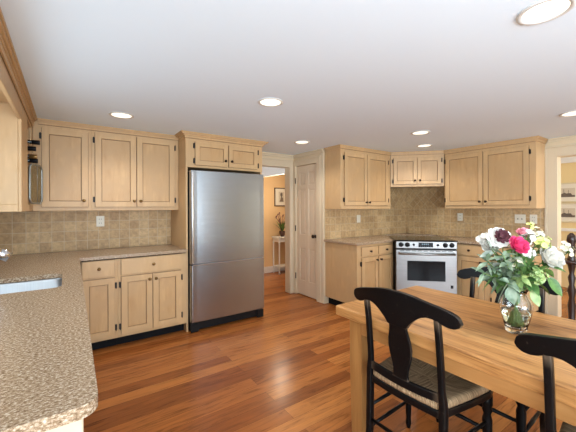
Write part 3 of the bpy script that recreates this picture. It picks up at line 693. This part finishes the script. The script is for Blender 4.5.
# ================================================================ NICHE: bottles and glass panel
def bottle(y, z, label, foil, out=.05, tilt=0.0):
    t = thing('wine_bottle', label, 'bottle', (-.265 + out, y, z), 0, 'wine bottles in the open niche')
    R = Matrix.Rotation(-PI / 2, 4, 'Y') @ Matrix.Rotation(tilt, 4, 'X')
    m = MB(); m.lathe([(.0145, .0), (.016, .002), (.0165, .075), (.018, .085), (.022, .105), (.023, .13), (.023, .27), (.021, .275)], 16, R); m.build('body', M['bottle'], t)
    m = MB(); m.lathe([(.019, -.001), (.020, .005), (.0185, .055)], 16, R, cap=True); m.build('capsule', M[foil], t)
bottle(3.50, 1.942, 'dark wine bottle neck jutting from the niche, topmost of the stack', 'black', .068)
bottle(3.44, 1.876, 'dark wine bottle neck second from the top in the niche', 'black', .045)
bottle(3.56, 1.824, 'gold-capped wine bottle neck between dark ones in the niche', 'foil', .045)
bottle(3.48, 1.778, 'dark wine bottle neck lowest in the niche, above the glass panel', 'black', .055)
t = thing('glass_tray', 'grey rimmed rounded glass panel standing in the niche under the wine bottles', 'tray', (-.222, 3.465, 1.4005), -math.radians(19))
m = MB(); loop = rrect(-.105, .105, .010, .340, .045); pts = [(.0, a, b) for a, b in loop]; pts.append(pts[0])
m.tube(pts, .009, 8); m.tube([(0, .02, .012), (0, .02, .338)], .004, 6); m.build('rim', plain('grey_metal', (.30, .31, .29), .35, .8), t)
m = MB(); m.prism(loop, -.002, .002, Matrix(((0, 0, 1, 0), (1, 0, 0, 0), (0, 1, 0, 0), (0, 0, 0, 1)))); m.build('pane', glass('grey_green_glass', (.62, .70, .64), .15), t)

# ================================================================ DINING TABLE
TX0, TX1, TY0, TY1, TZ = 1.369, 2.235, -.55, 1.445, .755
tb = thing('dining_table', 'long honey pine farmhouse dining table with square legs', 'table', ((TX0 + TX1) / 2, 0, 0))
cx = (TX0 + TX1) / 2; hw = (TX1 - TX0) / 2
m = MB(); m.box(-hw, hw, TY0, TY1, TZ - .058, TZ); m.build('tabletop', M['pine'], tb, bevel=.009, seg=3)
m = MB(); m.box(-hw + .038, -hw + .063, TY0 + .12, TY1 - .09, .618, TZ - .0585); m.box(hw - .063, hw - .038, TY0 + .12, TY1 - .09, .618, TZ - .0585)
m.box(-hw + .063, hw - .063, TY1 - .115, TY1 - .09, .618, TZ - .0585); m.box(-hw + .063, hw - .063, TY0 + .12, TY0 + .145, .618, TZ - .0585); m.build('apron', M['pine_shaded'], tb, bevel=.003)
m = MB(); m.box(-hw + .05, hw - .05, TY0 + .13, TY1 - .10, TZ - .066, TZ - .0582); m.build('gap_shadow_strip', M['toe'], tb)  # black sheet drawing the shadow line between tabletop and apron
for sx in (-1, 1):
    for y in (TY1 - .135, TY0 + .15):
        x = sx * (hw - .082); a, b = .047, .040
        m = MB(); m.loft([[(x - q, y - q, z), (x + q, y - q, z), (x + q, y + q, z), (x - q, y + q, z)] for q, z in ((b, .001), (a, .45), (a, TZ - .0585))], smooth=False); m.build('leg', M['pine_leg'], tb, bevel=.004)

# ================================================================ CHAIRS (local: sitter faces +x, x = 0 at the rear posts at seat height)
def make_chair(label, loc, rz, group):
    t = thing('dining_chair', label, 'chair', loc, rz, group)
    pw = .1985
    def px(z):
        K = [(0, -.03), (.16, -.008), (.48, 0), (.6, -.006), (.755, -.020), (.87, -.036), (.95, -.050)]
        for (a, xa), (b, xb) in zip(K, K[1:]):
            if z <= b: return xa + (xb - xa) * (z - a) / (b - a)
        return K[-1][1]
    for s in (-1, 1):
        zs = [0.001, .06, .16, .3, .44, .48, .55, .6, .68, .755, .82, .875]
        m = MB(); m.loft([[(px(z) + dx * w * .5, s * (pw + (.006 if z < .5 else -.004 * (z - .5))) + dy * d * .5, z) for dx, dy in ((-1, -1), (1, -1), (1, 1), (-1, 1))]
                  for z in zs for w, d in (((.034 if z < .5 else .027), (.031 if z < .5 else .026)),)])
        m.build('rear_leg', M['blackpaint'], t, bevel=.005)
    # crest rail: outline in (y, z), bent in plan, tilted with the posts
    half = [(0, .965), (.05, .964), (.10, .958), (.15, .947), (.20, .936), (.25, .924), (.278, .912), (.293, .896), (.296, .876), (.288, .860), (.270, .851), (.248, .850), (.224, .857), (.203, .868), (.180, .874), (.155, .874), (.128, .865), (.10, .846), (.078, .825), (.062, .806), (.052, .79), (0, .79)]
    ys_ = sorted({round(i * .296 / 40, 5) for i in range(41)})
    top_, bot_ = half[:9], half[8:]
    def interp(P_, y):
        P_ = sorted(P_)
        if y <= P_[0][0]: return P_[0][1]
        for (a, za), (b, zb) in zip(P_, P_[1:]):
            if a <= y <= b: return za if b == a else za + (zb - za) * (y - a) / (b - a)
        return P_[-1][1]
    rings = []
    for y in [-v for v in reversed(ys_[1:])] + ys_:
        zt, zb = interp(top_, abs(y)), interp(bot_, abs(y))
        if zt - zb < .004: zt, zb = (zt + zb) / 2 + .002, (zt + zb) / 2 - .002
        bend = .40 * y * y - .018
        def X(z, o): return px(z) + bend + o
        tk = .012
        rings.append([(X(zb, -tk), y, zb), (X(zb, tk), y, zb), (X((zb + zt) / 2, tk), y, (zb + zt) / 2), (X(zt, tk), y, zt), (X(zt, -tk), y, zt), (X((zb + zt) / 2, -tk), y, (zb + zt) / 2)])
    m = MB(); m.loft(rings, smooth=False); o = m.build('crest_rail', M['blackpaint'], t, bevel=.004)
    # vase-shaped splat
    sp = [(.80, .050), (.775, .049), (.745, .055), (.715, .062), (.68, .065), (.64, .060), (.60, .049), (.57, .041), (.545, .040), (.525, .046)]
    rings = []
    for z, w in sp:
        x0 = px(z) - .017 + .006 * math.sin((z - .52) / .28 * PI)
        rings.append([(x0 - .008, -w, z), (x0 - .008, 0, z), (x0 - .008, w, z), (x0 + .008, w, z), (x0 + .008, 0, z), (x0 + .008, -w, z)])
    m = MB(); m.loft(rings, smooth=False); m.build('splat', M['blackpaint'], t, bevel=.004)
    # lower back rail, bowed
    rings = []
    for i in range(13):
        y = -pw + .01 + (2 * pw - .02) * i / 12; b_ = -.016 * (1 - (y / pw) ** 2); zc = .515 - .006 * (1 - (y / pw) ** 2)
        rings.append([(px(zc) + b_ - .010, y, zc - .020), (px(zc) + b_ + .010, y, zc - .020), (px(zc) + b_ + .010, y, zc + .020), (px(zc) + b_ - .010, y, zc + .020)])
    m = MB(); m.loft(rings, smooth=False); m.build('lower_back_rail', M['blackpaint'], t, bevel=.004)
    # seat frame
    def seat_w(x): return .200 + (.245 - .200) * min(1, max(0, x / .40)) 
    out = [(-.012, -.185), (-.020, -.09), (-.023, 0), (-.020, .09), (-.012, .185), (.02, .205), (.20, .236), (.34, .254), (.40, .240), (.428, .17), (.436, 0), (.428, -.17), (.40, -.240), (.34, -.254), (.20, -.236), (.02, -.205)]
    m = MB(); m.prism(out, .420, .458); m.build('seat_frame', M['blackpaint'], t, bevel=.008, seg=3)
    # woven rush in four sectors
    m = MB(); N = 24
    def bound(a):
        dx, dy = math.cos(a), math.sin(a); best = 9
        pts_ = [(x * .97 + .005, y * .975) for x, y in out]; c0 = Vector((.205, 0))
        for (x1, y1), (x2, y2) in zip(pts_, pts_[1:] + pts_[:1]):
            ex, ey = x2 - x1, y2 - y1; den = dx * ey - dy * ex
            if abs(den) < 1e-9: continue
            tt = ((x1 - c0.x) * ey - (y1 - c0.y) * ex) / den; q = ((x1 - c0.x) * dy - (y1 - c0.y) * dx) / den
            if tt > 0 and -1e-6 <= q <= 1 + 1e-6: best = min(best, tt)
        return best
    NA = 64; angs = [2 * PI * i / NA for i in range(NA)]
    prof = [(.0, .468), (.15, .4685), (.35, .471), (.55, .476), (.75, .484), (.88, .490), (.95, .491), (.985, .487), (1.012, .476), (1.015, .468), (1.0, .4585)]
    V = []
    for u, z in prof:
        V.append([m.bm.verts.new((.205 + math.cos(a) * bound(a) * max(u, .002), math.sin(a) * bound(a) * max(u, .002), z)) for a in angs])
    for a_, b_ in zip(V, V[1:]):
        for i in range(NA):
            f_ = m.bm.faces.new((a_[i], a_[(i + 1) % NA], b_[(i + 1) % NA], b_[i])); am = (i + .5) / NA * 360
            f_.material_index = 1 if (48 < am < 132 or 228 < am < 312) else 0; f_.smooth = True
    m.bm.faces.new(V[-1])
    m.build('rush_seat', [M['rush_y'], M['rush_x']], t)
    for s in (-1, 1):
        m = MB(); m.lathe([(.012, .001), (.013, .012), (.017, .03), (.014, .06), (.021, .20), (.023, .30), (.016, .325), (.024, .345), (.018, .36), (.025, .375), (.025, .4195)], 14, T(.372, s * .224, 0)); m.build('front_leg', M['blackturned'], t)
        for z in (.17, .285):
            m = MB(); m.tube([(px(z) + .012, s * .204, z), (.19, s * .214, z), (.357, s * .222, z)], [.008, .011, .008], 10); m.build('side_stretcher', M['blackturned'], t)
    m = MB(); m.tube([(px(.215), -.19, .215), (px(.215), 0, .215), (px(.215), .19, .215)], [.008, .011, .008], 10); m.build('rear_stretcher', M['blackturned'], t)
    m = MB(); m.tube([(.372, -.208, .24), (.372, 0, .24), (.372, .208, .24)], [.009, .013, .009], 10); m.build('front_stretcher', M['blackturned'], t)
    return t
G = 'black rush-seated chairs around the pine table'
ch = make_chair('worn black rush-seated chair in the foreground, its whole backrest in view', (1.356, .950, 0), 0, G)
dup(ch, (1.350, .168, 0), 0, 'worn black chair cut off by the lower right corner, nearer end of the table')
dup(ch, (2.300, .872, 0), PI, 'black chair on the far side of the table, partly hidden by the bouquet')

# ================================================================ VASE AND BOUQUET
VX, VY, VZ = 1.79, .622, TZ + .0005
DV = VX * math.sin(YAW) + VY * math.cos(YAW)
v = thing('glass_vase', 'clear glass vase of water and stems on the pine table', 'vase', (VX, VY, VZ))
outp = [(.040, 0), (.044, .004), (.046, .02), (.054, .055), (.065, .095), (.070, .122), (.066, .148), (.053, .172), (.044, .188), (.044, .198), (.052, .210)]
inp = [(.0495, .209), (.0405, .197), (.0405, .188), (.050, .170), (.0625, .147), (.0665, .122), (.0615, .095), (.0505, .056), (.041, .022), (.001, .018)]
m = MB(); m.lathe([(.001, 0)] + outp + inp, 32, cap=False); m.build('glass_body', M['glass'], v)
m = MB(); m.lathe([(.001, .0185), (.0405, .0225), (.050, .056), (.061, .095), (.0625, .104), (.001, .104)], 32, cap=False); m.build('water', M['water'], v)

def head_pos(px_, py_, dd=0.0):
    """a point at the bouquet's distance, dd metres farther from the table's near side"""
    D = DV + dd; l = (px_ - 288) / FOC * D
    p_ = fw * D + rr * l; z = CAM_H - (py_ - CY) / FOC * D
    return Vector((p_.x, p_.y, z)) - Vector((VX, VY, VZ))
def frame_to(axis):
    return Vector(axis).normalized().to_track_quat('Z', 'Y').to_matrix().to_4x4()
def petal_grid(m, mx, ang, r_in, r_out, width, cup, lift, curl=0.0, nu=6, nv=4):
    ca, sa = math.cos(ang), math.sin(ang)
    def fn(u, v):
        w = width * (math.sin(PI * (0.12 + .80 * u)) ** .7) * (v - .5) * 2
        r_ = r_in + (r_out - r_in) * math.sin(u * PI / 2) ** .9; z = lift * u ** 1.3 - cup * ((v - .5) * 2) ** 2 * .0 
        r_ -= cup * ((v - .5) * 2) ** 2 * .5; r_ += curl * max(0, u - .7) ** 2 * 8
        z -= curl * max(0, u - .75) ** 2 * 6
        return mx @ Vector((r_ * ca - w * sa, r_ * sa + w * ca, z))
    m.grid(fn, nu, nv)
def leaf_shape(m, base, direction, length, width, droop=.3, twist=0.0, nu=7):
    d = Vector(direction).normalized(); side = d.cross(Vector((0, 0, 1)))
    side = side.normalized() if side.length > .05 else Vector((1, 0, 0)); side = Matrix.Rotation(twist, 3, d) @ side
    nrm = side.cross(d)
    def fn(u, v):
        w = width * .5 * math.sin(PI * (u ** .8)) ** .9; q = (v - .5) * 2
        return Vector(base) + d * length * u + side * w * q + nrm * (abs(q) * w * .25) + Vector((0, 0, -droop * length * u * u))
    m.grid(fn, nu, 2)
def stem_path(p, k=0):
    a = k * 2.399; b0 = Vector((.030 * math.cos(a), .030 * math.sin(a), .026)); n0 = Vector((-.024 * math.cos(a) + .2 * p.x * .2, -.020 * math.sin(a) + .04 * p.y, .195))
    if n0.xy.length > .030: n0.xy = n0.xy.normalized() * .030
    mid = n0 * .5 + p * .5 + Vector((0, 0, .02))
    pts = []
    for i in range(9):
        t_ = i / 8
        if t_ < .5: q = b0.lerp(n0, t_ * 2)
        else:
            s_ = (t_ - .5) * 2; q = n0.lerp(mid, s_).lerp(mid.lerp(p, s_), s_)
        pts.append(q)
    return pts
BG = 'flowers and foliage in the glass vase'; KN = [0]
def flower_thing(name, label, cat, p, leaves=0, lmat='leaf'):
    t = thing(name, label, cat, (VX, VY, VZ), 0, BG); KN[0] += 1
    pts = stem_path(p, KN[0]); m = MB(); m.tube(pts, .0024, 6); m.build('stem', M['stem'], t)
    return t, pts
def rose(label, px_, py_, dd, R, mat, axis, open_=1.0):
    p = head_pos(px_, py_, dd); ax = Vector(axis).normalized()
    t, pts = flower_thing('rose', label, 'flower', p - ax * R * .6)
    mx = T(*(p - ax * R * .55)) @ frame_to(ax)
    m = MB()
    for ring, (n_, ro, lift, wd, cup, curl) in enumerate([(3, .22, 1.05, .22, .02, 0), (4, .40, 1.08, .34, .06, .0), (5, .62, 1.02, .46, .10, .05), (6, .84, .86, .54, .12, .10), (6, 1.0, .60, .60, .12, .16)]):
        for k in range(n_):
            petal_grid(m, mx, k * 2 * PI / n_ + ring * .7, .04 * R, ro * R * open_, wd * R, cup * R, lift * R, curl * R)
    m.build('petals', mat, t, fix=False)
    m = MB()
    for k in range(5): leaf_shape(m, p - ax * R * .6, (mx.to_3x3() @ Vector((math.cos(k * 1.257), math.sin(k * 1.257), .3))), R * .7, R * .3, .1)
    m.build('sepals', M['leaf'], t, fix=False)
    return t
view = -fw * .8 + Vector((0, 0, .6))
rose('hot pink rose at the front of the bouquet', 519.5, 245.5, -.09, .043, M['pink'], view + rr * .1)
rose('large white rose at the right of the bouquet', 552.5, 258, -.05, .055, M['whitep'], Vector((0, 0, .5)) + rr * .2 - fw * .8, 1.05)
rose('pale pink rose half hidden behind the hot pink rose', 525, 233.5, .01, .036, M['palepink'], view * .6 + Vector((0, 0, .7)))
rose('small white rose at the upper left edge of the bouquet', 490, 246, -.03, .036, M['whitep'], view - rr * .5)
# dark-centred white flower
p = head_pos(500, 238, -.05); ax = (Vector((0, 0, .35)) - fw - rr * .1).normalized(); t, _ = flower_thing('white_flower', 'white flower with a dark burgundy centre at the upper left of the bouquet', 'flower', p)
m = MB()
for rg_, (n_, r_in, ro, li, wd) in enumerate(((9, .010, .046, .016, .017), (9, .012, .054, .004, .019))):
    for k in range(n_): petal_grid(m, T(*(p - ax * .006)) @ frame_to(ax), k * 2 * PI / n_ + rg_ * .35, r_in, ro * (1 + .12 * math.sin(k * 5.1)), wd, .006, li, .002)
m.build('white_petals', M['whitep'], t, fix=False)
m = MB()
for rg_, (n_, ro, li) in enumerate(((8, .036, .016), (8, .029, .024), (6, .018, .030))):
    for k in range(n_): petal_grid(m, T(*(p + ax * .006)) @ frame_to(ax), k * 2 * PI / n_ + rg_ * .4, .002, ro, .009, .002, li)
m.build('dark_centre', M['burgundy'], t, fix=False)
# small clustered blossoms
def cluster(name, label, px_, py_, dd, spread, n_, mat, r_=.012, part='blossoms'):
    p = head_pos(px_, py_, dd); t, _ = flower_thing(name, label, 'flower', p - Vector((0, 0, spread * .6)))
    rnd = random.Random(hash_(label)); m = MB(); st = MB()
    for k in range(n_):
        q = Vector((rnd.gauss(0, 1), rnd.gauss(0, 1), rnd.gauss(0, .8))).normalized() * spread * rnd.uniform(.45, 1.0)
        ax_ = (q + Vector((0, 0, spread * .5)) - fw * spread * .4).normalized(); c_ = p + q; mx_ = T(*c_) @ frame_to(ax_)
        for j in range(5): petal_grid(m, mx_, j * 1.257 + k, .001, r_, r_ * .55, .0, r_ * .35, 0, 3, 2)
        st.tube([p - Vector((0, 0, spread * .6)), p + q * .5 - Vector((0, 0, spread * .2)), c_], .0014, 5)
    m.build(part, mat, t, fix=False); st.build('stalks', M['stem'], t)
    return t
def hash_(s): return sum((i + 1) * ord(ch_) for i, ch_ in enumerate(s)) % 99991
cluster('small_flowers', 'cluster of small white blossoms at the upper left edge of the bouquet', 487, 240, 0, .040, 14, M['whitep'], .017)
cluster('small_flowers', 'cluster of white blossoms between the pink rose and the pale pink rose', 527, 238, -.03, .032, 14, M['whitep'], .015)
cluster('small_flowers', 'white blossoms below the hot pink rose', 527, 252, -.06, .026, 10, M['whitep'], .015)
cluster('small_flowers', 'cream blossom spray at the top of the bouquet', 537, 235, .02, .034, 16, M['creamp'], .012)
cluster('small_flowers', 'lime green blossoms left of the white rose', 543, 243, -.02, .034, 16, M['lime'], .014)
cluster('small_flowers', 'trailing cream blossom spray right of the white rose', 567, 249, .02, .042, 18, M['creamp'], .011)
cluster('small_flowers', 'pale lime flower head hanging over the right side of the vase', 538, 276, -.07, .038, 26, M['leaf_light'], .013)
cluster('small_flowers', 'tiny white blossoms among the leaves in the middle of the bouquet', 516, 264, -.08, .030, 12, M['creamp'], .010)
cluster('small_flowers', 'lime buds standing up at the top of the bouquet', 530, 226, .03, .018, 6, M['lime'], .010)
# foliage sprigs
def sprig(label, tip, dd, mat, n_, length, width, droop=.25, name='foliage_sprig', spread=.8, part='leaves'):
    p = head_pos(*tip, dd); t, pts = flower_thing(name, label, 'foliage', p)
    rnd = random.Random(hash_(label)); m = MB(); top = pts[5:]
    for k in range(n_):
        s_ = k / max(1, n_ - 1) * (len(top) - 1.001); i = int(s_); b_ = top[i].lerp(top[i + 1], s_ - i); d0 = (top[i + 1] - top[i]).normalized()
        a = k * 2.4 + rnd.uniform(-.4, .4); o1 = d0.orthogonal().normalized(); o2 = d0.cross(o1)
        dr = d0 * rnd.uniform(.3, .9) + (o1 * math.cos(a) + o2 * math.sin(a)) * spread
        leaf_shape(m, b_, dr, length * rnd.uniform(.75, 1.1), width * rnd.uniform(.8, 1.1), droop, rnd.uniform(-.8, .8))
    m.build(part, mat, t, fix=False)
    return t
sprig('silvery eucalyptus sprig reaching out at the left of the bouquet', (487, 262), -.06, M['silver'], 20, .075, .022)
sprig('silvery eucalyptus sprig at the front of the bouquet', (503, 256), -.11, M['silver'], 22, .065, .024)
sprig('frosted pale leaf sprig below the dark-centred flower', (491, 249), -.07, M['frost'], 14, .060, .034)
sprig('frosted pale leaf sprig under the hot pink rose', (513, 256), -.10, M['silver'], 14, .055, .034)
sprig('long pointed leaf sprig at the lower left of the bouquet', (483, 274), -.06, M['silver'], 14, .085, .020, .3)
sprig('broad green leaves at the lower left above the vase rim', (494, 278), -.05, M['leaf'], 12, .075, .040, .35)
sprig('broad grey-green leaves hanging in front of the vase rim', (508, 284), -.11, M['silver'], 12, .070, .036, .6)
sprig('green leaf branch left of the lime flower head', (529, 266), -.08, M['leaf'], 14, .065, .034)
sprig('green leaves below the white rose', (547, 268), -.04, M['leaf'], 14, .070, .034)
sprig('green leaves filling the middle of the bouquet behind', (520, 254), .04, M['leaf'], 22, .08, .036)
sprig('light green leaves at the back right of the bouquet', (540, 248), .04, M['leaf_light'], 16, .065, .030)
sprig('green leafy branch at the back left of the bouquet', (500, 258), .04, M['leaf'], 22, .08, .034)
sprig('light green leaves above the vase rim at the centre', (521, 277), -.10, M['leaf_light'], 12, .055, .024, .4)
sprig('deep green leaves above the vase rim at the right', (536, 284), -.06, M['leaf'], 12, .060, .030, .4)
def drop_leaf(label, base, tip, dd, width, mat):
    b_, e_ = head_pos(*base, dd), head_pos(*tip, dd - .02); t, pts = flower_thing('drooping_leaf', label, 'leaf', b_)
    m = MB(); leaf_shape(m, b_, e_ - b_, (e_ - b_).length, width, .0, 1.0, 9); m.build('blade', mat, t, fix=False)
drop_leaf('pale green leaf drooping beside the vase', (531, 291), (539, 308), -.06, .042, M['leaf_light'])
drop_leaf('dark green leaf drooping at the right of the bouquet', (547, 278), (562, 298), -.03, .055, M['leaf'])
drop_leaf('silvery leaf hanging against the vase front', (508, 288), (514, 306), -.10, .048, M['silver'])
